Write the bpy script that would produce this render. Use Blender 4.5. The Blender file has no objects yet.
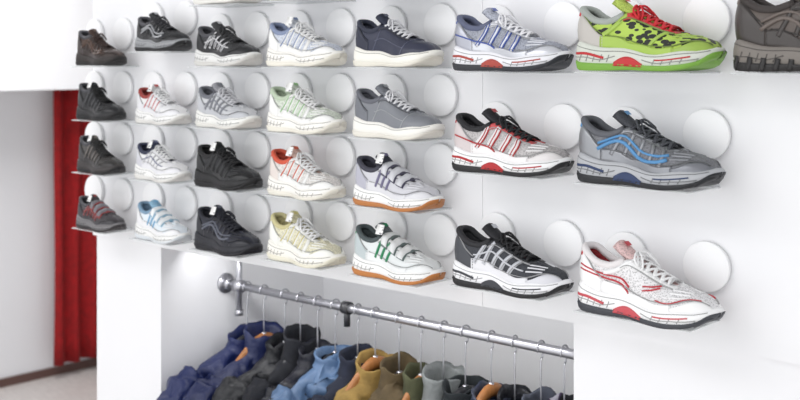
import bpy, math, random
from mathutils import Vector, noise, Matrix
random.seed(7)
scene=bpy.context.scene
try:
    scene.view_settings.view_transform='Standard'
except Exception: pass

# ------------------------------------------------------------------ materials
def lin(c):
    return tuple(((x/255)/12.92 if x/255<=0.04045 else ((x/255+0.055)/1.055)**2.4) for x in c)
_mc={}
def M(col,kind='leather',rough=None):
    key=(tuple(col),kind,rough)
    if key in _mc: return _mc[key]
    m=bpy.data.materials.new("%s_%d_%d_%d"%(kind,*col)); m.use_nodes=True
    nt=m.node_tree; b=nt.nodes['Principled BSDF']; N=nt.nodes.new; Lk=nt.links.new
    c=(*lin(col),1); b.inputs['Base Color'].default_value=c
    tc=N('ShaderNodeTexCoord')
    def bump(src,strength,dist):
        bp=N('ShaderNodeBump'); bp.inputs['Strength'].default_value=strength; bp.inputs['Distance'].default_value=dist
        Lk(src,bp.inputs['Height']); Lk(bp.outputs[0],b.inputs['Normal'])
    r=0.5
    if kind in('leather','silver'):
        r=0.36; n=N('ShaderNodeTexNoise'); n.inputs['Scale'].default_value=180; n.inputs['Detail'].default_value=3
        Lk(tc.outputs['Object'],n.inputs['Vector']); bump(n.outputs['Fac'],0.25,0.001)
        if kind=='silver': b.inputs['Metallic'].default_value=.55; r=.32
    elif kind=='mesh':
        r=0.75; n=N('ShaderNodeTexVoronoi'); n.inputs['Scale'].default_value=300
        Lk(tc.outputs['Object'],n.inputs['Vector'])
        rp=N('ShaderNodeValToRGB'); rp.color_ramp.elements[0].position=0.0; rp.color_ramp.elements[1].position=0.6
        d=tuple(x*0.38 for x in c[:3])+(1,)
        rp.color_ramp.elements[0].color=d; rp.color_ramp.elements[1].color=c
        Lk(n.outputs['Distance'],rp.inputs[0]); Lk(rp.outputs[0],b.inputs['Base Color'])
        bump(n.outputs['Distance'],0.5,0.001)
    elif kind=='spots':
        r=0.6; n=N('ShaderNodeTexVoronoi'); n.inputs['Scale'].default_value=88; n.inputs['Randomness'].default_value=0.8
        mp=N('ShaderNodeMapping'); mp.inputs['Scale'].default_value=(.7,.8,1.4); mp.inputs['Rotation'].default_value=(0,.6,0)
        Lk(tc.outputs['Object'],mp.inputs[0]); Lk(mp.outputs[0],n.inputs['Vector'])
        rp=N('ShaderNodeValToRGB'); rp.color_ramp.interpolation='CONSTANT'
        rp.color_ramp.elements[0].position=0; rp.color_ramp.elements[0].color=(0.012,0.014,0.01,1)
        rp.color_ramp.elements[1].position=0.54; rp.color_ramp.elements[1].color=c
        Lk(n.outputs['Distance'],rp.inputs[0]); Lk(rp.outputs[0],b.inputs['Base Color'])
    elif kind=='rubber': r=0.55
    elif kind=='fabric':
        r=0.85; n=N('ShaderNodeTexNoise'); n.inputs['Scale'].default_value=30; n.inputs['Detail'].default_value=5
        Lk(tc.outputs['Object'],n.inputs['Vector'])
        rp=N('ShaderNodeValToRGB'); rp.color_ramp.elements[0].position=.3; rp.color_ramp.elements[1].position=.7
        rp.color_ramp.elements[0].color=tuple(x*0.7 for x in c[:3])+(1,); rp.color_ramp.elements[1].color=tuple(min(1,x*1.15) for x in c[:3])+(1,)
        Lk(n.outputs['Fac'],rp.inputs[0]); Lk(rp.outputs[0],b.inputs['Base Color'])
        bump(n.outputs['Fac'],0.5,0.006)
    elif kind=='nylon':
        r=0.42; n=N('ShaderNodeTexNoise'); n.inputs['Scale'].default_value=22; n.inputs['Detail'].default_value=4
        Lk(tc.outputs['Object'],n.inputs['Vector']); bump(n.outputs['Fac'],0.8,0.012)
    elif kind=='camo':
        r=0.8; n=N('ShaderNodeTexVoronoi'); n.inputs['Scale'].default_value=28
        Lk(tc.outputs['Object'],n.inputs['Vector'])
        rp=N('ShaderNodeValToRGB'); rp.color_ramp.interpolation='CONSTANT'
        rp.color_ramp.elements[0].color=(0.01,0.01,0.014,1); rp.color_ramp.elements[1].position=.5; rp.color_ramp.elements[1].color=c
        e=rp.color_ramp.elements.new(.62); e.color=(0.35,0.34,0.4,1)
        Lk(n.outputs['Distance'],rp.inputs[0]); Lk(rp.outputs[0],b.inputs['Base Color'])
    elif kind=='chrome':
        r=0.28; b.inputs['Metallic'].default_value=.8
    elif kind=='paint':
        r=0.55; n=N('ShaderNodeTexNoise'); n.inputs['Scale'].default_value=60; n.inputs['Detail'].default_value=3
        Lk(tc.outputs['Object'],n.inputs['Vector']); bump(n.outputs['Fac'],0.06,0.002)
    elif kind=='wood':
        r=0.45; n=N('ShaderNodeTexNoise'); n.inputs['Scale'].default_value=12; n.inputs['Detail'].default_value=6
        mp=N('ShaderNodeMapping'); mp.inputs['Scale'].default_value=(1,8,1)
        Lk(tc.outputs['Object'],mp.inputs[0]); Lk(mp.outputs[0],n.inputs['Vector'])
        rp=N('ShaderNodeValToRGB'); rp.color_ramp.elements[0].position=.3; rp.color_ramp.elements[1].position=.7
        rp.color_ramp.elements[0].color=tuple(x*0.75 for x in c[:3])+(1,); rp.color_ramp.elements[1].color=c
        Lk(n.outputs['Fac'],rp.inputs[0]); Lk(rp.outputs[0],b.inputs['Base Color'])
    elif kind=='tag':
        r=0.5; n=N('ShaderNodeTexNoise'); n.inputs['Scale'].default_value=120
        mp=N('ShaderNodeMapping'); mp.inputs['Scale'].default_value=(.4,.4,2)
        Lk(tc.outputs['Object'],mp.inputs[0]); Lk(mp.outputs[0],n.inputs['Vector'])
        rp=N('ShaderNodeValToRGB'); rp.color_ramp.elements[0].position=.36; rp.color_ramp.elements[1].position=.42
        rp.color_ramp.elements[0].color=(.2,.2,.22,1); rp.color_ramp.elements[1].color=c
        Lk(n.outputs['Fac'],rp.inputs[0]); Lk(rp.outputs[0],b.inputs['Base Color'])
    elif kind=='acrylic':
        r=0.2; b.inputs['Alpha'].default_value=0.5
    b.inputs['Roughness'].default_value=r if rough is None else rough
    _mc[key]=m; return m

# ------------------------------------------------------------------ mesh builder
class MB:
    def __init__(s): s.v=[]; s.f=[]; s.m=[]; s.mats=[]
    def mi(s,mat):
        if mat not in s.mats: s.mats.append(mat)
        return s.mats.index(mat)
    def grid(s,P,mat,cu=False,cv=False,matf=None):
        b=len(s.v); nu=len(P); nv=len(P[0])
        for r in P: s.v.extend([tuple(p) for p in r])
        k=s.mi(mat)
        for i in range(nu if cu else nu-1):
            for j in range(nv if cv else nv-1):
                i2=(i+1)%nu; j2=(j+1)%nv
                s.f.append((b+i*nv+j,b+i2*nv+j,b+i2*nv+j2,b+i*nv+j2))
                s.m.append(s.mi(matf(i,j)) if matf else k)
    def tube(s,path,r,mat,n=8,flat=1.0,caps=True):
        P=[Vector(p) for p in path]; rows=[]; up=None
        for i,p in enumerate(P):
            t=(P[min(i+1,len(P)-1)]-P[max(i-1,0)])
            if t.length<1e-9: t=Vector((1,0,0))
            t.normalize()
            if up is None:
                up=Vector((0,0,1)) if abs(t.z)<.9 else Vector((0,1,0))
            a=t.cross(up); a.normalize(); c=a.cross(t); c.normalize(); up=c
            rr=r(i/(len(P)-1)) if callable(r) else r
            rows.append([p+a*math.cos(2*math.pi*k/n)*rr+c*math.sin(2*math.pi*k/n)*rr*flat for k in range(n)])
        if caps:
            rows=[[P[0]]*n]+rows+[[P[-1]]*n]
        s.grid(rows,mat,cv=True)
    def box(s,x0,x1,y0,y1,z0,z1,mat):
        b=len(s.v)
        s.v+= [(x0,y0,z0),(x1,y0,z0),(x1,y1,z0),(x0,y1,z0),(x0,y0,z1),(x1,y0,z1),(x1,y1,z1),(x0,y1,z1)]
        for f in [(0,3,2,1),(4,5,6,7),(0,1,5,4),(1,2,6,5),(2,3,7,6),(3,0,4,7)]:
            s.f.append(tuple(b+i for i in f)); s.m.append(s.mi(mat))
    def obj(s,name,smooth=True,scale=1.0,bevel=0):
        me=bpy.data.meshes.new(name); me.from_pydata([(a*scale,b*scale,c*scale) for a,b,c in s.v],[],s.f)
        for m in s.mats: me.materials.append(m)
        me.polygons.foreach_set('material_index',s.m)
        me.polygons.foreach_set('use_smooth',[smooth]*len(s.f))
        me.validate(); me.update()
        o=bpy.data.objects.new(name,me); scene.collection.objects.link(o)
        import bmesh
        bm=bmesh.new(); bm.from_mesh(me); bmesh.ops.recalc_face_normals(bm,faces=bm.faces); bm.to_mesh(me); bm.free()
        if bevel:
            md=o.modifiers.new('bev','BEVEL'); md.width=bevel; md.segments=2; md.limit_method='ANGLE'
        return o

def catmull(pts,n):
    out=[]; m=len(pts)-1
    pts=[Vector(p) for p in pts]
    for k in range(n+1):
        t=k/n*m; i=min(int(t),m-1); u=t-i
        p0=pts[max(i-1,0)];p1=pts[i];p2=pts[i+1];p3=pts[min(i+2,m)]
        out.append(0.5*((2*p1)+(-p0+p2)*u+(2*p0-5*p1+4*p2-p3)*u*u+(-p0+3*p1-3*p2+p3)*u**3))
    return out
class Key:
    def __init__(s,pts): s.x=[p[0] for p in pts]; s.y=[p[1] for p in pts]
    def __call__(s,x):
        X,Y=s.x,s.y
        if x<=X[0]: return Y[0]
        if x>=X[-1]: return Y[-1]
        i=0
        while X[i+1]<x: i+=1
        def sl(j):
            if j<=0 or j>=len(X)-1: return 0 if j<=0 else (Y[-1]-Y[-2])/(X[-1]-X[-2])
            a=(Y[j]-Y[j-1])/(X[j]-X[j-1]); b=(Y[j+1]-Y[j])/(X[j+1]-X[j])
            return 0 if a*b<=0 else 2*a*b/(a+b)
        h=X[i+1]-X[i]; t=(x-X[i])/h
        m0=sl(i)*h; m1=sl(i+1)*h
        return (2*t**3-3*t*t+1)*Y[i]+(t**3-2*t*t+t)*m0+(-2*t**3+3*t*t)*Y[i+1]+(t**3-t*t)*m1
def sstep(a,b,x):
    t=max(0,min(1,(x-a)/(b-a))); return t*t*(3-2*t)

# ------------------------------------------------------------------ shoe
QT=0.25
def s2x(s): return (1-math.cos(math.pi*s))/2
def x2s(x): return math.acos(max(-1,min(1,1-2*x)))/math.pi
class ShoeShape:
    def __init__(s,high=0.0,chunky=0.0,low=0.0):
        s.Wk=Key([(0,.108),(.1,.117),(.22,.122),(.38,.112),(.5,.125),(.64,.154),(.74,.162),(.85,.155),(1,.14)])
        s.Zt=Key([(0,.405+high),(.035,.395+high),(.10,.352+high),(.18,.318+high),(.26,.312+high),(.33,.335+high*.9),(.40,.365+high*.5),(.5,.325),(.6,.280),(.7,.244),(.8,.224),(.88,.210),(.94,.188),(.98,.150),(1.0,.112)])
        s.T=Key([(0,.05),(.06,.072),(.15,.082),(.25,.080),(.34,.066),(.42,.054),(.5,.048),(.6,.043),(.68,.036),(.75,.018),(.8,.0),(1,0)])
        s.zb=Key([(0,.024),(.08,.003),(.2,0),(.42,.006),(.55,.002),(.7,0),(.82,.012),(.92,.038),(1,.075)])
        s.zs=Key([(0,.182+chunky),(.1,.166+chunky),(.3,.142+chunky),(.5,.114+chunky*.7),(.7,.102+chunky*.5),(.85,.110+chunky*.4),(.95,.127),(1,.142)])
    def W(s,x):
        e=1.0
        if x<.10: e=math.sqrt(max(0,1-(1-x/.10)**2))
        if x>.78: e=max(0,1-((x-.78)/.22)**2.3)**.5
        return s.Wk(x)*e
    def cy(s,x): return .018*sstep(.4,1,x)
    def U(s,x,q):
        sg=1 if q>=0 else -1; a=abs(q)
        W=s.W(x); T=min(s.T(x),W*.72); z0=s.zs(x)-.012; H=max(.002,s.Zt(x)-z0)
        if x>.97: H=max(.002,min(H,.2))
        if a<QT:
            y=T*a/QT; z=z0+H+.012*(1-(a/QT)**2)*(1 if x<.75 else 1-sstep(.75,.82,x))
        else:
            v=(1-a)/(1-QT)*math.pi/2
            y=T+(W-T)*max(0,math.cos(v))**.80; z=z0+H*max(0,math.sin(v))**.88
        r=max(0,(z-z0))/max(H,.01)
        dx=math.exp(-x/.07)*(-.022*math.sin(math.pi*min(1,r))*1.0+.020*r*r) if x<.4 else 0
        return Vector((x+dx,sg*y+s.cy(x),z))
    def S(s,ss,side,v):
        return s.U(s2x(ss),side*(1-v*(1-QT)))
    def sole(s,ss,side,v):
        x=s2x(ss); e=.004
        a=max(0.0005,x2s(x)-e); b=min(.9995,x2s(x)+e)
        xa,xb=s2x(a),s2x(b)
        t=Vector((xb-xa,side*(s.W(xb)-s.W(xa))+s.cy(xb)-s.cy(xa),0)); t.normalize()
        n=Vector((t.y,-t.x,0))*(-side)
        if ss<=.002: n=Vector((-1,0,0))
        if ss>=.998: n=Vector((1,0,0))
        off=.010+.014*math.sin(math.pi*min(1,max(0,v)))+(.008 if v<.3 else 0)-.045*(1-min(1,v*1.4))**1.5*sstep(.86,1,x)
        off+=.008*math.exp(-((x-.12)/.09)**2)-.010*math.exp(-((x-.44)/.09)**2)*(1-v)
        zb=s.zb(x); zt=s.zs(x)+.004+.009*math.sin(x*16+1)*(1 if .05<x<.9 else 0)*sstep(.5,1,v)
        return Vector((x,side*s.W(x)+s.cy(x),zb+(zt-zb)*v))+n*off
def surfnormal(f,ss,side,v):
    e=.004; ss=min(max(ss,.01),.99); v=min(max(v,.02),.98)
    a=f(ss+e,side,v)-f(ss-e,side,v); b=f(ss,side,v+e*2)-f(ss,side,v-e*2)
    n=a.cross(b)
    if n.length<1e-12: n=Vector((0,side,0))
    n.normalize(); p=f(ss,side,v)
    c=Vector((min(max(p.x,.12),.8),0.0,.12))
    if n.dot(p-c)<0: n=-n
    return n
def patch(mb,f,x0,x1,lo,hi,mat,off=.006,sides=(-1,1),nu=18,nv=6):
    s0,s1=x2s(x0),x2s(x1)
    for side in sides:
        us=[0]+[i/nu for i in range(nu+1)]+[1]; vs=[0]+[j/nv for j in range(nv+1)]+[1]; P=[]
        for a,u in enumerate(us):
            row=[]; ss=s0+(s1-s0)*u; x=s2x(ss); l=lo(x) if callable(lo) else lo; h=hi(x) if callable(hi) else hi
            for b,w in enumerate(vs):
                v=l+(h-l)*w; o=off
                if (a==0 and x0>.001) or (a==len(us)-1 and x1<.999) or b in(0,len(vs)-1): o=-.003
                row.append(f(ss,side,v)+surfnormal(f,ss,side,v)*o)
            P.append(row)
        mb.grid(P,mat)
def strip(mb,f,path,w,mat,off=.008,sides=(-1,),n=16):
    pts=catmull([(x2s(x),v,0) for x,v in path],n)
    for side in sides:
        P=[f(p.x,side,p.y) for p in pts]; Nn=[surfnormal(f,p.x,side,p.y) for p in pts]; rows=[]
        for i in range(len(P)):
            t=(P[min(i+1,n)]-P[max(i-1,0)]).normalized(); b=Nn[i].cross(t).normalized()
            ww=(w(i/n) if callable(w) else w)/2
            rows.append([P[i]-b*ww-Nn[i]*.004,P[i]-b*ww+Nn[i]*off,P[i]+b*ww+Nn[i]*off,P[i]+b*ww-Nn[i]*.004])
        rows=[[r0-Nn[0]*0 for r0 in [P[0]-Nn[0]*.004]*4]]+rows+[[P[-1]-Nn[-1]*.004]*4]
        mb.grid(rows,mat)
def strap(mb,sh,x,w,q0,q1,mat,off=.014,n=20,skew=0.0):
    rows=[]
    for i in range(n+1):
        q=q0+(q1-q0)*i/n; xx=x+skew*(i/n-.5)
        def pt(dx):
            p=sh.U(xx+dx,q)
            c=sh.U(xx+dx,0); d=Vector((0,p.y-c.y,(p.z-(sh.zs(xx)+.02))))
            if d.length<1e-6: d=Vector((0,0,1))
            d.normalize(); return p,d
        a,da=pt(-w/2); b,db=pt(w/2); m,dm=pt(0)
        o=off
        rows.append([a-da*.005,a+da*o,m+dm*(o+.002),b+db*o,b-db*.005])
    rows=[[rows[0][0]]*5]+rows+[[rows[-1][0]]*5]
    mb.grid(rows,mat)

def build_shoe(name,sp):
    sh=ShoeShape(sp.get('high',0),sp.get('chunky',0))
    mb=MB(); kind=sp.get('kind','leather'); tk=sp.get('tk','leather')
    up=M(sp['up'],kind); trim=M(sp['trim'],tk); st=M(sp.get('stripe',sp['trim']),'leather',.35)
    tongue=M(sp.get('tongue',sp['up']),'mesh'); lining=M(sp.get('lining',(70,70,75)),'mesh')
    mid=M(sp.get('mid',(235,235,232)),'rubber'); out=M(sp.get('out',(40,40,42)),'rubber')
    acc=M(sp.get('accent',sp.get('mid',(235,235,232))),'rubber'); lace=M(sp.get('lace',(235,235,235)),'leather',.7)
    # upper shell
    NU=54; side_n=12; in_n=7; P=[]
    qs=[-1+(1-QT)*j/side_n for j in range(side_n+1)]
    inn=[QT*(1-2*k/(2*in_n)) for k in range(1,2*in_n)]
    allq=qs+[-q for q in inn]+[-q for q in reversed(qs)]
    for i in range(NU+1):
        x=s2x(i/NU); D=(1-sstep(.335,.40,x))*(sh.Zt(x)-sh.zs(x)-.01); row=[]
        for q in allq:
            p=sh.U(x,q)
            if abs(q)<QT-1e-6:
                k=1-abs(q)/QT
                dip=sstep(0,.45,k)*D
                p.z-=dip
                if .36<x<.75: p.z-=.010*sstep(0,.3,k)*sstep(.36,.42,x)*(1-sstep(.68,.75,x))
            row.append(p)
        P.append(row)
    def mf(i,j):
        q=(allq[j]+allq[j+1])/2; x=s2x((i+.5)/NU)
        if abs(q)<QT: 
            if x<.37: return lining
            if x<.73: return tongue
        return up
    mb.grid(P,up,matf=mf)
    # sole
    rowsv=[(0,-.03),(0,-.002),(.06,0),(.16,0),(.27,0),(.30,-.006),(.34,-.002),(.45,0),(.6,0),(.75,0),(.88,0),(.97,-.002),(1.0,-.012),(1.0,-.04)]
    loop=[(i/46,-1) for i in range(47)]+[(i/46,1) for i in range(45,0,-1)]
    G=[]
    for v,o in rowsv:
        r=[]
        for ss,side in loop:
            p=sh.sole(ss,side,v)
            c=Vector((min(max(p.x,.14),.84),sh.cy(p.x),p.z)); d=(p-c); d.z=0
            if d.length>1e-6: d.normalize()
            oo=o
            if 0<v<.28: oo+=.004*(1 if int(p.x*34)%2 else -1)
            r.append(p+d*oo)
        G.append(r)
    mb.grid(G,mid,cv=True,matf=lambda i,j: out if i<5 else mid)
    n=len(loop)
    bot=[[G[0][i],G[0][(n-i)%n]] for i in range(0,47)]
    mb.grid(bot,out)
    if 'accent' in sp:
        patch(mb,sh.sole,.33,.56,lambda x:.20,lambda x:.26+.40*math.sin(math.pi*(x-.31)/.27),acc,off=.005,nu=12,nv=3)
        strip(mb,sh.sole,[(.05,.58),(.14,.64),(.26,.52)],.016,acc,.004,sides=(-1,1))
        strip(mb,sh.sole,[(.66,.60),(.76,.62),(.88,.66)],.008,acc,.004,sides=(-1,1))
    dk=M(tuple(int(c*.68) for c in sp.get('mid',(235,235,232))),'rubber')
    strip(mb,sh.sole,[(.02,.86),(.2,.80),(.4,.84),(.6,.82),(.8,.84),(.97,.86)],.005,dk,.002,sides=(-1,1),n=30)
    if sp.get('pat')!='plain':
        strip(mb,sh.sole,[(.03,.42),(.12,.50),(.24,.44),(.34,.62)],.006,dk,.002,sides=(-1,1),n=20)
        strip(mb,sh.sole,[(.56,.58),(.66,.44),(.78,.48),(.92,.44)],.006,dk,.002,sides=(-1,1),n=20)
        for k in range(5):
            x=.08+.05*k; strip(mb,sh.sole,[(x,.36),(x+.012,.52),(x+.018,.66)],.006,dk,.002,sides=(-1,1),n=4)
        for k in range(4):
            x=.64+.06*k; strip(mb,sh.sole,[(x,.36),(x+.012,.52),(x+.018,.66)],.006,dk,.002,sides=(-1,1),n=4)
    # toe bumper
    if sp.get('bumper',True):
        patch(mb,sh.sole,.91,.9999,.0,lambda x:.30+.38*sstep(.91,.985,x),out,off=.004,nu=10,nv=4)
    # overlays
    f=sh.S
    patt=sp.get('pat','diag')
    tg=M(sp.get('toe',sp['trim']),tk); hl=M(sp.get('heel',sp['trim']),tk)
    edge_c=M(tuple(int(c*.66) for c in sp['trim']),'leather')
    if patt!='plain':
        patch(mb,f,.76,.9999,0,lambda x:.16+.44*sstep(.77,.95,x),tg,nu=18,nv=5)
        patch(mb,f,.22,.77,0,lambda x:.15+.13*sstep(.5,.25,x)+.05*sstep(.55,.75,x)+.03*math.sin(x*26),trim,nu=24,nv=4)
        strip(mb,f,[(.26,.30),(.40,.20),(.55,.17),(.68,.21),(.78,.26),(.88,.50),(.97,.62)],.0055,edge_c,.009,sides=(-1,1),n=30)
        for q in (.45,.62,.78):
            strip(mb,f,[(.74,q-.02),(.80,q+.04),(.86,q+.10)],.010,trim,.005,sides=(-1,1),n=8)
    else:
        strip(mb,f,[(.70,.02),(.74,.5),(.76,.95)],.006,st,.004,sides=(-1,1))
        strip(mb,f,[(.30,.02),(.36,.4),(.40,.85)],.006,st,.004,sides=(-1,1))
        strip(mb,f,[(.32,.3),(.5,.35),(.72,.3)],.006,st,.004,sides=(-1,1))
    patch(mb,f,.0001,.24,0,lambda x:.72-.44*sstep(.08,.24,x),hl,nu=14,nv=6)
    strip(mb,f,[(.02,.80),(.09,.74),(.16,.52),(.235,.34)],.006,edge_c,.010,sides=(-1,1))
    patch(mb,f,.0001,.04,.60,1.0,M(sp.get('tab',sp.get('stripe',sp['trim'])),'leather'),off=.012,nu=6,nv=4)
    # eyestay
    es=M(sp.get('eyestay',sp['trim']),tk)
    patch(mb,f,.36,.745,lambda x:.76-.16*sstep(.5,.38,x),1.0,es,off=.008,nu=16,nv=3)
    strip(mb,f,[(.36,.60),(.45,.70),(.58,.75),(.74,.76)],.0055,edge_c,.011,sides=(-1,1))
    if patt=='diag':
        for k,(a,b) in enumerate([(.27,.36),(.37,.44),(.47,.52),(.57,.60),(.67,.67)]):
            strip(mb,f,[(a,.14),((a+b)/2+.02,.48),(b,.80)],lambda u:.046-.012*u,trim,.008,sides=(-1,1))
            if k<4: strip(mb,f,[(a,.18),((a+b)/2+.02,.48),(b,.78)],.013,st,.012,sides=(-1,1))
    elif patt=='double':
        for d in (0,.10):
            strip(mb,f,[(.05,.30+d),(.16,.38+d),(.26,.36+d),(.36,.26+d),(.44,.12+d)],.009,st,.009,sides=(-1,1))
            strip(mb,f,[(.55,.30+d),(.62,.44+d),(.67,.62+d)],.007,st,.009,sides=(-1,1))
        strip(mb,f,[(.24,.55),(.36,.62),(.42,.84)],.03,trim,.009,sides=(-1,1))
        strip(mb,f,[(.66,.24),(.76,.26),(.86,.50),(.93,.62)],.006,st,.010,sides=(-1,1))
    elif patt=='wave':
        for a,b in ((.30,.38),(.40,.46),(.50,.53),(.60,.60),(.68,.67)):
            strip(mb,f,[(a,.16),((a+b)/2+.015,.5),(b,.80)],.026,trim,.008,sides=(-1,1))
        for d,w in ((0,.020),(.17,.013)):
            strip(mb,f,[(.20,.26+d),(.30,.50+d*.8),(.42,.36+d),(.54,.20+d),(.66,.26+d),(.73,.40+d)],w,st,.013,sides=(-1,1))
    elif patt=='slash':
        for k,(a,b) in enumerate([(.26,.36),(.38,.46),(.50,.56),(.61,.64)]):
            strip(mb,f,[(a,.16),((a+b)/2+.02,.48),(b,.80)],lambda u:.05-.014*u,trim,.008,sides=(-1,1))
            for d in (-.012,.016):
                strip(mb,f,[(a+d+.015,.16),((a+b)/2+.03+d,.46),(b+d+.005,.74)],.007,st,.012,sides=(-1,1))
        strip(mb,f,[(.06,.30),(.16,.34),(.30,.24),(.45,.12)],.010,st,.012,sides=(-1,1))
    elif patt=='bars':
        for k in range(5):
            a=.25+.085*k
            strip(mb,f,[(a,.16),(a+.05,.5),(a+.085,.78)],lambda u:.034-.008*u,trim if sp.get('softbars') else st,.008,sides=(-1,1))
            strip(mb,f,[(a+.012,.2),(a+.062,.5),(a+.092,.74)],.006,edge_c,.012,sides=(-1,1))
        strip(mb,f,[(.24,.40),(.40,.46),(.56,.40),(.72,.42)],.010,st,.012,sides=(-1,1))
    elif patt=='three':
        for k in range(3):
            a=.34+.075*k
            strip(mb,f,[(a,.14),(a+.045,.5),(a+.08,.80)],.022,st,.010,sides=(-1,1))
    elif patt=='none':
        strip(mb,f,[(.24,.3),(.34,.58),(.40,.80)],.03,trim,.008,sides=(-1,1))
        strip(mb,f,[(.60,.16),(.66,.5),(.70,.80)],.02,trim,.008,sides=(-1,1))
    # collar padding
    pts=[]
    for side in (-1,1):
        r=[]
        for i in range(16):
            x=s2x(x2s(.0008)+(x2s(.37)-x2s(.0008))*i/15)
            p=sh.U(x,side*(QT+.02)); p.z+=.002; r.append(p)
        pts+= list(reversed(r)) if side==-1 else r[1:]
    mb.tube(pts,.025,M(sp.get('collar',sp.get('lining',(70,70,75))),'leather',.7),n=10)
    # tongue
    zt0=sh.Zt(.52)-.004; top=.475+sp.get('high',0)*.6; rows=[]
    for i in range(11):
        t=i/10; xx=.52-.220*t; zz=zt0+(top-zt0)*t**.95; hw=(.044+.026*t)*(1 if t<.9 else .9)
        r=[]
        for k in range(9):
            w=-1+k/4; r.append(Vector((xx-.012*w*w*t,w*hw,zz-.022*w*w)))
        for k in range(8,-1,-1):
            w=-1+k/4; r.append(Vector((xx-.012*w*w*t-.020,w*hw*.96,zz-.022*w*w-.020)))
        rows.append(r)
    ctr=sum(rows[-1],Vector())/18
    rows.append([p*.6+ctr*.4+Vector((-.004,0,.008)) for p in rows[-1]]); rows.append([ctr+Vector((-.004,0,.008))]*18)
    mb.grid(rows,tongue,cv=True)
    lab=[[Vector((.36-.03*a,.025*b,zt0+(top-zt0)*(.78+.15*a)+.008)) for b in (-1,0,1)] for a in (0,1)]
    mb.grid(lab,st)
    if sp.get('close','lace')=='lace':
        xs=[.43,.485,.54,.595,.65,.70]
        for i,x in enumerate(xs):
            for sg in (-1,1):
                x2=xs[i+1] if i<5 else x
                a=sh.U(x2,-sg*(QT+.09)); b=sh.U(x,sg*(QT+.09)); c=(sh.U(x,0)+sh.U(x2,0))/2
                a+=Vector((0,0,.010)); b+=Vector((0,0,.010)); c+=Vector((0,0,.018))
                mb.tube(catmull([a,(a+c)/2+Vector((0,0,.006)),c,(b+c)/2+Vector((0,0,.006)),b],10),.0130,lace,n=6,flat=.6)
            for sg in (-1,1):
                p=sh.U(x,sg*(QT+.10)); mb.tube([p,p+Vector((0,sg*.006,.014))],.012,lace,n=8)
        k=sh.U(.425,0)+Vector((0,0,.03))
        for sg in (-1,1):
            jit=random.uniform(-.02,.02)
            mb.tube(catmull([k,k+Vector((.02,sg*.045,.015)),k+Vector((.04+jit,sg*.085,-.02)),k+Vector((.07,sg*.095,-.055+jit)),k+Vector((.05,sg*.07,-.03)),k+Vector((.02,sg*.03,.0)),k],18),.0075,lace,n=6)
            mb.tube(catmull([k,k+Vector((.04,sg*.03,.012)),k+Vector((.08,sg*.06,-.035)),k+Vector((.10+jit,sg*.085,-.08))],12),.0065,lace,n=6)
        mb.tube([k+Vector((-.012,0,0)),k+Vector((.014,0,0))],.016,lace,n=8)
    else:
        sc=M(sp.get('strap',sp['trim']),'leather',.5); edge=M(sp.get('strap_edge',sp.get('stripe',sp['trim'])),'leather')
        for x in (.42,.535,.65):
            strap(mb,sh,x,.082,-.66,.55,edge,.017,skew=-.04)
            strap(mb,sh,x,.068,-.64,.55,sc,.025,skew=-.04)
    if sp.get('tag'):
        c=sh.U(.36,-QT)+Vector((0,-.012,.04)); tm=M((242,242,240),'tag')
        lab=[[c+Vector((a*.045+.03,-.035-.015*b+.0,-.04*b+.04)) for b in (-1,1)] for a in (-1,1)]
        lab2=[[p+Vector((0,.003,.003)) for p in r] for r in reversed(lab)]
        mb.grid(lab+lab2,tm,cu=True)
    if sp.get('rugged'):
        rb=M(sp['rugged'],'rubber')
        for k in range(12):
            x=.05+.08*k
            if x<.95: strip(mb,sh.sole,[(x,.02),(x+.015,.3),(x+.02,.50)],.03,rb,.006,sides=(-1,1),n=5)
    return mb.obj(name,scale=sp.get('L',.28))

# ------------------------------------------------------------------ room
CZ=1.9; DZ=.3
wallm=M((241,241,243),'paint'); wallm2=M((236,236,238),'paint')
ZT=1.373; WB=.74
mb=MB(); mb.box(-1.259,.2395,0,WB,ZT,3.0,wallm); mb.box(.2405,3.3,0,WB,ZT,3.0,wallm); mb.box(.2390,.2410,.002,WB-.02,ZT+.001,2.999,wallm)
mb.obj('wall_back',smooth=False)
mb=MB(); mb.box(-1.259,-.933,.014,WB,0,ZT,wallm); mb.obj('wall_pier_left',smooth=False)
mb=MB(); mb.box(.463,3.3,.014,WB,0,ZT,wallm); mb.obj('wall_pier_right',smooth=False)
mb=MB(); mb.box(-.933,.463,.66,WB,0,ZT,wallm); mb.obj('wall_recess',smooth=False)
mb=MB(); mb.box(-4.5,-4.4,-3.2,4.6,0,3.0,M((234,235,238),'paint')); mb.obj('wall_left',smooth=False)
mb=MB(); mb.box(-4.4,3.3,4.5,4.6,0,3.0,wallm2); mb.obj('wall_far',smooth=False)
mb=MB(); mb.box(-4.4,-3.9,-3.2,4.5,1.745,3.0,M((244,244,246),'paint')); mb.obj('wall_bulkhead',smooth=False)
mb=MB(); mb.box(-4.5,3.3,-3.2,4.6,-.05,0,M((222,216,212),'wood')); mb.obj('floor',smooth=False)
mb=MB(); mb.box(-4.5,3.3,-3.2,4.6,3.0,3.05,wallm2); mb.obj('ceiling',smooth=False)
mb=MB(); mb.box(-4.4,-4.385,-3.2,4.5,0,.05,M((96,70,64),'leather')); mb.obj('baseboard_left',smooth=False)

# red curtain with folds
mb=MB(); red=M((150,8,14),'fabric'); P=[]
for j in range(13):
    z=.09+(1.742-.09)*j/12; r=[]
    for i in range(121):
        y=1.68+.95*i/120; r.append(Vector((-4.29+.030*math.sin(i*.42+.15*math.sin(j*.5))*(1-.25*j/12)+.01*math.sin(i*.17+j*.3),y,z)))
    P.append(r)
mb.grid(P,red)
o=mb.obj('red_curtain'); md=o.modifiers.new('s','SOLIDIFY'); md.thickness=.004

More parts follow.
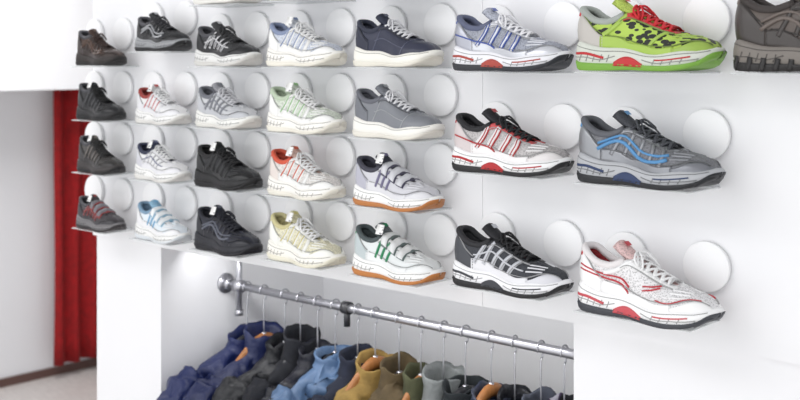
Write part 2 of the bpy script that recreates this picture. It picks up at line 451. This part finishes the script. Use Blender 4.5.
# ------------------------------------------------------------------ shelves, discs, shoes
colX={'A':(-1.083,-1.09,.208),'B':(-.786,-.79,.225),'C':(-.511,-.49,.243),'D':(-.222,-.185,.250),'E':(.072,.1286,.250),'F':(.380,.453,.274),'G':(.69,.766,.288),'H':(1.012,1.08,.30)}
rowZ={0:1.747,1:1.588,2:1.431,3:1.278,4:1.115}
bigZ={1:1.582,2:1.372,3:1.129}
spec_z={'D4':1.122,'E4':1.122,'F3':1.138,'F2':1.374,'B1':1.628,'F1':1.580}
W=(236,236,234)
S={
'A1':dict(n='hiking_shoe',up=(62,44,36),trim=(46,34,30),stripe=(90,70,60),mid=(50,44,42),out=(30,28,28),lace=(60,45,40),high=.07,pat='wave',tag=0),
'A2':dict(n='hiking_shoe',up=(30,31,34),trim=(24,24,27),stripe=(60,62,66),mid=(38,38,40),out=(22,22,24),lace=(30,30,30),high=.08,pat='diag',tag=1),
'A3':dict(n='hiking_shoe',up=(66,64,62),trim=(46,44,44),stripe=(120,112,106),mid=(60,56,56),out=(26,26,28),lace=(50,50,50),high=.07,pat='diag',tag=1),
'A4':dict(n='kids_sneaker',up=(70,66,70),trim=(52,50,54),stripe=(150,60,60),mid=(120,118,120),out=(50,46,48),close='velcro',pat='bars',strap=(120,118,124),tag=1),
'B1':dict(n='running_shoe',up=(36,38,42),trim=(26,27,30),stripe=(150,152,156),mid=(150,152,155),out=(30,30,32),lace=(50,50,54),kind='mesh',pat='wave'),
'B2':dict(n='running_shoe',up=(230,230,230),trim=(225,225,228),stripe=(190,60,60),mid=W,out=(220,218,214),tongue=(215,215,215),lining=(150,60,55),pat='diag',tag=1,lace=(235,235,235)),
'B3':dict(n='running_shoe',up=(232,232,232),trim=(226,226,230),stripe=(110,115,140),mid=W,out=(220,218,214),tongue=(60,65,90),lining=(50,55,78),pat='bars',softbars=1,tag=1,heel=(205,205,212)),
'B4':dict(n='velcro_sneaker',up=(222,230,236),trim=(232,232,234),stripe=(120,170,205),mid=W,out=(215,220,224),tongue=(140,180,205),lining=(120,150,175),close='velcro',strap=(235,238,240),strap_edge=(150,185,205),pat='three'),
'C0':dict(n='running_shoe',up=(225,225,228),trim=(215,215,220),mid=W,out=(230,228,222),pat='diag'),
'D0':dict(n='running_shoe',up=(225,225,228),trim=(215,215,220),mid=W,out=(230,228,222),pat='diag'),
'E0':dict(n='running_shoe',up=(225,225,228),trim=(190,190,200),mid=W,out=(230,228,222),pat='diag'),
'C1':dict(n='running_shoe',up=(44,45,48),trim=(30,31,34),stripe=(205,205,208),mid=(226,226,224),out=(210,208,204),lace=(60,60,62),pat='bars',tongue=(60,60,62),eyestay=(30,31,34)),
'C2':dict(n='running_shoe',up=(200,201,204),trim=(186,188,193),stripe=(126,129,138),mid=(232,232,228),out=(222,220,214),tongue=(150,150,156),lining=(110,112,120),lace=(206,206,210),pat='bars'),
'C3':dict(n='running_shoe',up=(30,31,34),trim=(22,23,25),stripe=(40,41,44),mid=(30,30,32),out=(22,22,24),lace=(34,34,36),lining=(30,30,32),pat='diag',tag=1),
'C4':dict(n='running_shoe',up=(38,40,52),trim=(28,29,38),stripe=(96,100,112),mid=(40,41,48),out=(28,28,34),lace=(40,41,50),lining=(34,36,46),pat='wave',tag=1),
'D1':dict(n='running_shoe',up=(206,212,224),trim=W,stripe=(130,146,180),mid=(240,238,232),out=(232,228,216),tongue=(210,214,222),lining=(130,142,170),pat='diag',kind='mesh',tag=1),
'D2':dict(n='running_shoe',up=(214,222,208),trim=W,stripe=(150,192,138),mid=(240,238,232),out=(232,228,216),tongue=(215,222,210),lining=(185,200,176),pat='diag',kind='mesh',tag=1),
'D3':dict(n='running_shoe',up=(226,222,218),trim=W,stripe=(205,96,70),mid=(240,238,232),out=(232,228,216),tongue=(222,190,178),lining=(205,86,62),heel=(224,214,208),tab=(200,74,48),collar=(205,86,62),pat='diag',kind='mesh',tag=1),
'D4':dict(n='running_shoe',up=(226,222,196),trim=(238,238,232),stripe=(208,198,134),mid=(240,238,230),out=(232,228,210),tongue=(220,215,180),lining=(200,192,144),pat='diag',kind='mesh',tag=1),
'E1':dict(n='leather_sneaker',up=(42,46,66),trim=(38,42,60),stripe=(88,92,112),mid=(236,234,226),out=(228,224,212),tongue=(46,50,68),lining=(46,50,66),lace=(225,225,228),pat='plain',bumper=False,eyestay=(38,42,60)),
'E2':dict(n='leather_sneaker',up=(122,125,131),trim=(112,115,122),stripe=(160,162,166),mid=(236,234,228),out=(228,224,214),tongue=(116,119,126),lining=(100,102,110),lace=(225,225,228),pat='plain',bumper=False),
'E3':dict(n='velcro_sneaker',up=(204,204,210),trim=(216,216,220),stripe=(110,106,136),mid=(240,240,238),out=(186,120,66),tongue=(60,62,74),lining=(60,60,72),close='velcro',strap=(210,211,216),strap_edge=(76,74,94),pat='three',tag=1,heel=(180,180,192)),
'E4':dict(n='velcro_sneaker',up=(222,226,226),trim=(230,232,232),stripe=(28,130,84),mid=(240,240,238),out=(190,122,64),tongue=(100,106,108),lining=(70,80,82),close='velcro',strap=(228,230,230),strap_edge=(100,114,112),pat='three',tag=1,heel=(186,196,198)),
'F1':dict(n='running_shoe',up=(158,162,174),trim=(206,208,214),tk='silver',stripe=(66,86,156),mid=(232,232,236),out=(46,48,54),accent=(170,70,60),tongue=(176,180,192),lining=(90,96,120),lace=(232,232,235),pat='slash',kind='mesh',heel=(182,184,194),tab=(64,86,160),chunky=.006),
'F2':dict(n='running_shoe',up=(190,186,186),trim=(234,232,232),stripe=(176,52,56),mid=(238,238,238),out=(34,34,36),accent=(176,42,46),tongue=(34,34,38),lining=(28,28,32),lace=(34,34,38),pat='slash',kind='mesh',toe=(222,218,218),heel=(206,196,196),collar=(30,30,34),eyestay=(196,80,82)),
'F3':dict(n='running_shoe',up=(62,64,70),trim=(226,226,230),stripe=(200,202,208),mid=(238,238,240),out=(30,30,32),accent=(58,60,66),tongue=(34,34,38),lining=(40,40,44),lace=(30,30,33),pat='bars',kind='mesh',toe=(214,214,220),heel=(66,68,74),collar=(34,34,38),eyestay=(40,42,46)),
'G1':dict(n='running_shoe',up=(172,200,84),trim=(160,190,80),stripe=(196,30,38),mid=(206,210,200),out=(120,168,64),accent=(190,44,48),tongue=(178,200,90),lining=(60,60,50),lace=(200,34,44),pat='none',kind='spots',toe=(150,178,78),heel=(186,182,176),collar=(160,166,160),eyestay=(196,50,56),tab=(190,34,44),chunky=.010),
'G2':dict(n='running_shoe',up=(124,125,130),trim=(142,144,149),tk='silver',stripe=(84,142,192),mid=(176,178,182),out=(34,36,40),accent=(44,60,96),tongue=(66,68,74),lining=(66,68,74),lace=(70,72,78),pat='wave',kind='mesh',toe=(128,130,136),heel=(150,152,156),collar=(92,94,100),chunky=.008),
'G3':dict(n='running_shoe',up=(232,231,232),trim=(242,242,242),stripe=(190,46,58),mid=(242,242,242),out=(64,66,72),accent=(200,80,88),tongue=(222,190,188),lining=(160,40,48),lace=(240,240,240),pat='double',kind='mesh',tab=(184,30,44),collar=(226,222,222)),
'H1':dict(n='hiking_shoe',up=(84,74,68),trim=(62,57,55),stripe=(104,94,88),mid=(120,114,108),out=(34,32,32),tongue=(66,58,54),lining=(58,52,50),lace=(60,54,50),pat='wave',high=.03,rugged=(40,38,38)),
}
ac=M((236,240,241),'acrylic'); discm=M((246,246,247),'leather',.35)
for k,sp in S.items():
    c,r=k[0],int(k[1]); sx,dx,L=colX[c]
    z0=(bigZ[r] if c in 'FGH' and r in bigZ else rowZ[r])+DZ
    z=spec_z[k]+DZ if k in spec_z else z0
    sp['L']=L
    nm=sp.pop('n')
    o=build_shoe(nm,sp)
    ang=math.radians(-4+random.uniform(-2.5,2.5)+(-3 if c in 'BCDE' else 0))
    mid=Vector((L/2*math.cos(ang),L/2*math.sin(ang),0))
    o.rotation_euler=(0,0,ang); o.location=Vector((sx,-.088,z+.0015))-mid
    mb=MB(); hw=L*.45; mb.box(-hw-.012,hw-.03,-.118,0,-.0025,0,ac)
    s_=mb.obj('acrylic_shelf',smooth=False,bevel=.0008); s_.location=(sx,0,z)
    sp_=.17 if c in 'FGH' else .15
    for q in (dx,dx-sp_):
        mb=MB(); R=.0465; rows=[]
        for (rr,y) in ((0,0),(R*.98,0),(R*.98,-.006),(R,-.007),(R,-.010),(R*.985,-.0115),(R*.96,-.012),(0,-.012)):
            rows.append([Vector((rr*math.cos(2*math.pi*i/48),y,rr*math.sin(2*math.pi*i/48))) for i in range(48)])
        mb.grid(rows,discm,cv=True)
        d=mb.obj('display_disc'); d.location=(q,-.0005,z+.095)

# ------------------------------------------------------------------ rail
RZ=.934+DZ; RY=.247; ch=M((180,180,186),'chrome')
mb=MB(); mb.tube([(-.933,RY,RZ),(-.2,RY,RZ),(.463,RY,RZ)],.0115,ch,n=20)
mb.tube([(-.9325,RY,RZ),(-.925,RY,RZ)],.030,ch,n=28); mb.tube([(.4625,RY,RZ),(.455,RY,RZ)],.030,ch,n=28)
mb.tube([(-.925,RY,RZ),(-.905,RY,RZ)],.018,ch,n=20)
mb.tube([(-.867,RY,1.15),(-.867,RY,ZT)],.009,ch,n=14); mb.tube([(-.867,RY,ZT-.006),(-.867,RY,ZT)],.020,ch,n=20)
mb.tube([(-.885,RY,RZ),(-.849,RY,RZ)],.018,ch,n=20); mb.tube([(-.867,RY,1.146),(-.867,RY,1.162)],.013,ch,n=16)
mb.tube([(-.427,RY,RZ),(-.403,RY,RZ)],.017,M((46,46,50),'leather'),n=20); mb.tube([(-.415,RY,RZ-.05),(-.415,RY,RZ)],.009,M((46,46,50),'leather'),n=12)
mb.obj('clothes_rail')

# ------------------------------------------------------------------ jackets and hangers
def jacket(x,col,kind,rot,w,drop,seed,collar=1,bulk=1.0,trimc=None,hood=False):
    mb=MB(); m=M(col,kind); t=M(trimc or tuple(int(c*.6) for c in col),'fabric')
    hw=Key([(0,.058),(.015,.078),(.04,.130),(.075,.178),(.12,.205),(.2,.210),(.7,.225)]); ht=Key([(0,.034),(.02,.042),(.06,.050),(.12,.056),(.3,.060),(.7,.060)])
    rows=[]; NR=78; NK=96
    def folds(y,z,sx):
        a=math.sin(y*40+z*24*math.copysign(1,y)+seed*1.3+3.2*noise.noise(Vector((y*6,z*5,seed))))
        b=math.sin(y*21-z*34+seed*2.1+3*noise.noise(Vector((y*5+4,z*6,seed))))
        e=math.sin(y*75+z*60+seed*4+4*noise.noise(Vector((y*9,z*9,seed+3))))
        c=noise.noise(Vector((y*13,z*11,seed+sx*3)))+.5*noise.noise(Vector((y*34,z*28,seed+sx*5)))
        return .011*(1-abs(a))*2-.010+.007*b+.022*c+.004*(1-abs(e))
    for i in range(NR):
        d=.7*(i/(NR-1))**1.35; r=[]
        a,b=hw(d)*w,ht(d)*bulk
        for k in range(NK):
            th=2*math.pi*k/NK; cx,cy=math.cos(th),math.sin(th)
            p=Vector((b*math.copysign(abs(cx)**.9,cx),a*math.copysign(abs(cy)**.95,cy),-d))
            nn=folds(p.y,d,1 if cx>0 else -1)*sstep(0,.07,d)
            p.x+=nn*cx*1.3; p.y+=nn*.5*cy; p.z+=.012*noise.noise(Vector((p.y*18,seed,d*12)))*sstep(0,.05,d)
            r.append(p)
        rows.append(r)
    rows.append([Vector((0,0,-.70))]*NK)
    mb.grid(rows,m,cv=True)
    for sg in (-1,1):
        pth=catmull([(0,sg*.140*w,-.085),(.004,sg*.188*w,-.118),(.010,sg*.222*w,-.21),(.004,sg*.238*w,-.40),(.01,sg*.235*w,-.62)],60)
        rows=[]; n2=36
        for i,p in enumerate(pth):
            u=i/60; tt=(pth[min(i+1,60)]-pth[max(i-1,0)]).normalized(); a=Vector((1,0,0)); a=(a-tt*a.dot(tt)).normalized(); b=tt.cross(a)
            rr=.050-.010*u; row=[]
            for k in range(n2):
                th=2*math.pi*k/n2; d=a*math.cos(th)*bulk**.5*1.08+b*math.sin(th)
                wr=.006*(1-abs(math.sin(u*26+1.6*math.sin(th+seed)+seed)))+.015*noise.noise(Vector((math.cos(th)*1.6,math.sin(th)*1.6,u*9+seed*2+sg)))+.009*noise.noise(Vector((math.cos(th)*3.6,math.sin(th)*3.6,u*24+seed*2+sg)))
                row.append(p+d*(rr+wr))
            rows.append(row)
        rows=[[pth[0]]*n2]+rows+[[pth[-1]]*n2]
        mb.grid(rows,m,cv=True)
        p=pth[-1]; mb.tube([p+Vector((0,0,.03)),p+Vector((0,0,-.02))],.040,t,n=16)
    rows=[]
    for i,(dz,s_) in enumerate([(-.02,1.1),(0,1.0),(.02,.95),(.042,1.02),(.046,.97),(.035,.85),(-.01,.82),(-.03,.8)]):
        dz*=collar
        rows.append([Vector((.040*s_*math.cos(2*math.pi*k/28)+.004,.068*s_*math.sin(2*math.pi*k/28),dz-.014*math.cos(2*math.pi*k/28)+.014*noise.noise(Vector((k*.4,seed,dz*20))))) for k in range(28)])
    mb.grid(rows,m,cv=True)
    if hood:
        rows=[]
        for i in range(25):
            u=i/24; rows.append([Vector((.020+.060*math.sin(math.pi*u)**.6*math.cos(2*math.pi*k/40)+.024*noise.noise(Vector((math.cos(k*.157)*3,u*7,seed))),
                .0+.115*math.sin(math.pi*u)**.6*math.sin(2*math.pi*k/40),.016-.15*u+.028*noise.noise(Vector((math.sin(k*.157)*3,u*5,seed+9))))) for k in range(40)])
        mb.grid(rows,m,cv=True)
    zx=[Vector((ht(d)*bulk+.012,0.004*math.sin(d*20+seed),-d)) for d in [.01+.69*i/14 for i in range(15)]]
    mb.tube(zx,.005,t,n=6)
    o=mb.obj('jacket'); o.location=(x,RY+.0,RZ-drop); o.rotation_euler=(0,random.uniform(-.06,.06),rot)
    return o
def hanger(x,rot,drop,wood,off):
    mb=MB(); wm=M((170,112,62),'wood') if wood else M((40,40,44),'leather'); k=drop-off
    arc=[(0,0,0),(0,0,k-.034),(0,.006,k-.026)]
    for a in range(-60,215,15): arc.append((0,.0165*math.cos(math.radians(a)),k+.0165*math.sin(math.radians(a))))
    mb.tube(catmull(arc,60),.0020,ch,n=8)
    body=catmull([(0,-.15,-.098),(0,-.10,-.056),(0,-.04,-.010),(0,0,.004),(0,.04,-.010),(0,.10,-.056),(0,.15,-.098)],30)
    mb.tube(body,lambda u:.0055+.006*math.sin(math.pi*u),wm,n=12,flat=1.5)
    mb.tube([(0,0,-.004),(0,0,.022)],.007,ch,n=10)
    o=mb.obj('coat_hanger'); o.location=(x,RY,RZ-k); o.rotation_euler=(0,0,rot)
# (x along rail, colour, cloth, width, bulk, hood, wooden hanger)
J=[(-.83,(24,36,84),'nylon',1.26,1.0,0,0),(-.755,(22,32,74),'nylon',1.20,1.0,0,1),(-.665,(16,18,24),'nylon',1.08,1.05,1,0),(-.60,(22,24,32),'fabric',1.0,.9,0,0),
 (-.53,(18,20,32),'nylon',1.04,1.0,0,0),(-.46,(88,114,148),'nylon',1.08,1.0,1,0),(-.375,(26,32,50),'fabric',1.0,.9,0,0),(-.31,(150,122,66),'fabric',1.08,1.1,0,1),
 (-.225,(84,70,46),'fabric',1.0,.95,1,0),(-.15,(70,72,48),'fabric',1.04,1.0,0,1),(-.075,(118,122,122),'nylon',1.0,.85,0,0),(-.005,(24,30,34),'fabric',1.0,1.05,1,0),
 (.075,(48,54,72),'nylon',1.02,.95,0,1),(.145,(18,20,28),'nylon',1.0,1.0,0,0),(.22,(76,80,92),'fabric',.98,.85,0,0),(.285,(54,36,68),'camo',1.0,.95,1,0),(.35,(20,20,26),'fabric',1.0,.8,0,0),(.388,(70,52,84),'camo',.96,.5,0,0)]
for i,(x,c,k,w,bk,hd,wd) in enumerate(J):
    rot=random.uniform(-.20,.20)*(.2 if i in (0,len(J)-1) else 1); drop=random.uniform(.140,.168)+.018*i/len(J)
    jacket(x,c,k,rot,w,drop,i*3.7,collar=random.choice([1,.6,.8,1.2]),bulk=bk*.86,hood=hd)
    hanger(x,rot,drop,wd,.024 if wd else .004)

# ------------------------------------------------------------------ lights
def area(name,loc,rot,sx,sy,e,col=(1,1,1)):
    l=bpy.data.lights.new(name,'AREA'); l.shape='RECTANGLE'; l.size=sx; l.size_y=sy; l.energy=e; l.color=col
    o=bpy.data.objects.new(name,l); scene.collection.objects.link(o); o.location=loc; o.rotation_euler=rot
area('ceiling_light',(-.7,-1.9,2.93),(math.radians(20),0,0),3.4,.8,27)
area('front_fill',(.1,-3.15,1.4),(math.radians(90),0,0),6,2.6,50,(.98,.99,1))  # added fill for even front light on the shoe wall, no window modelled
area('ceiling_light',(-2.8,.6,2.93),(0,0,0),1.2,1.2,44)
area('recess_fill',(-.235,.10,1.365),(math.radians(40),0,0),1.3,.05,2.8)  # added fill strip brightening the recess interior, no fixture there
w=bpy.data.worlds.new('world'); scene.world=w; w.use_nodes=True
bg=w.node_tree.nodes['Background']; bg.inputs[0].default_value=(.97,.985,1,1); bg.inputs[1].default_value=.75

cam=bpy.data.cameras.new('camera'); co=bpy.data.objects.new('camera',cam); scene.collection.objects.link(co)
cam.lens=50.6; cam.sensor_width=36; cam.shift_y=-138/800; cam.clip_start=.05
cam.dof.use_dof=True; cam.dof.focus_distance=2.2; cam.dof.aperture_fstop=5.0
co.location=(1.730,-1.921,CZ); co.rotation_euler=(math.radians(90),0,math.radians(42))
scene.camera=co
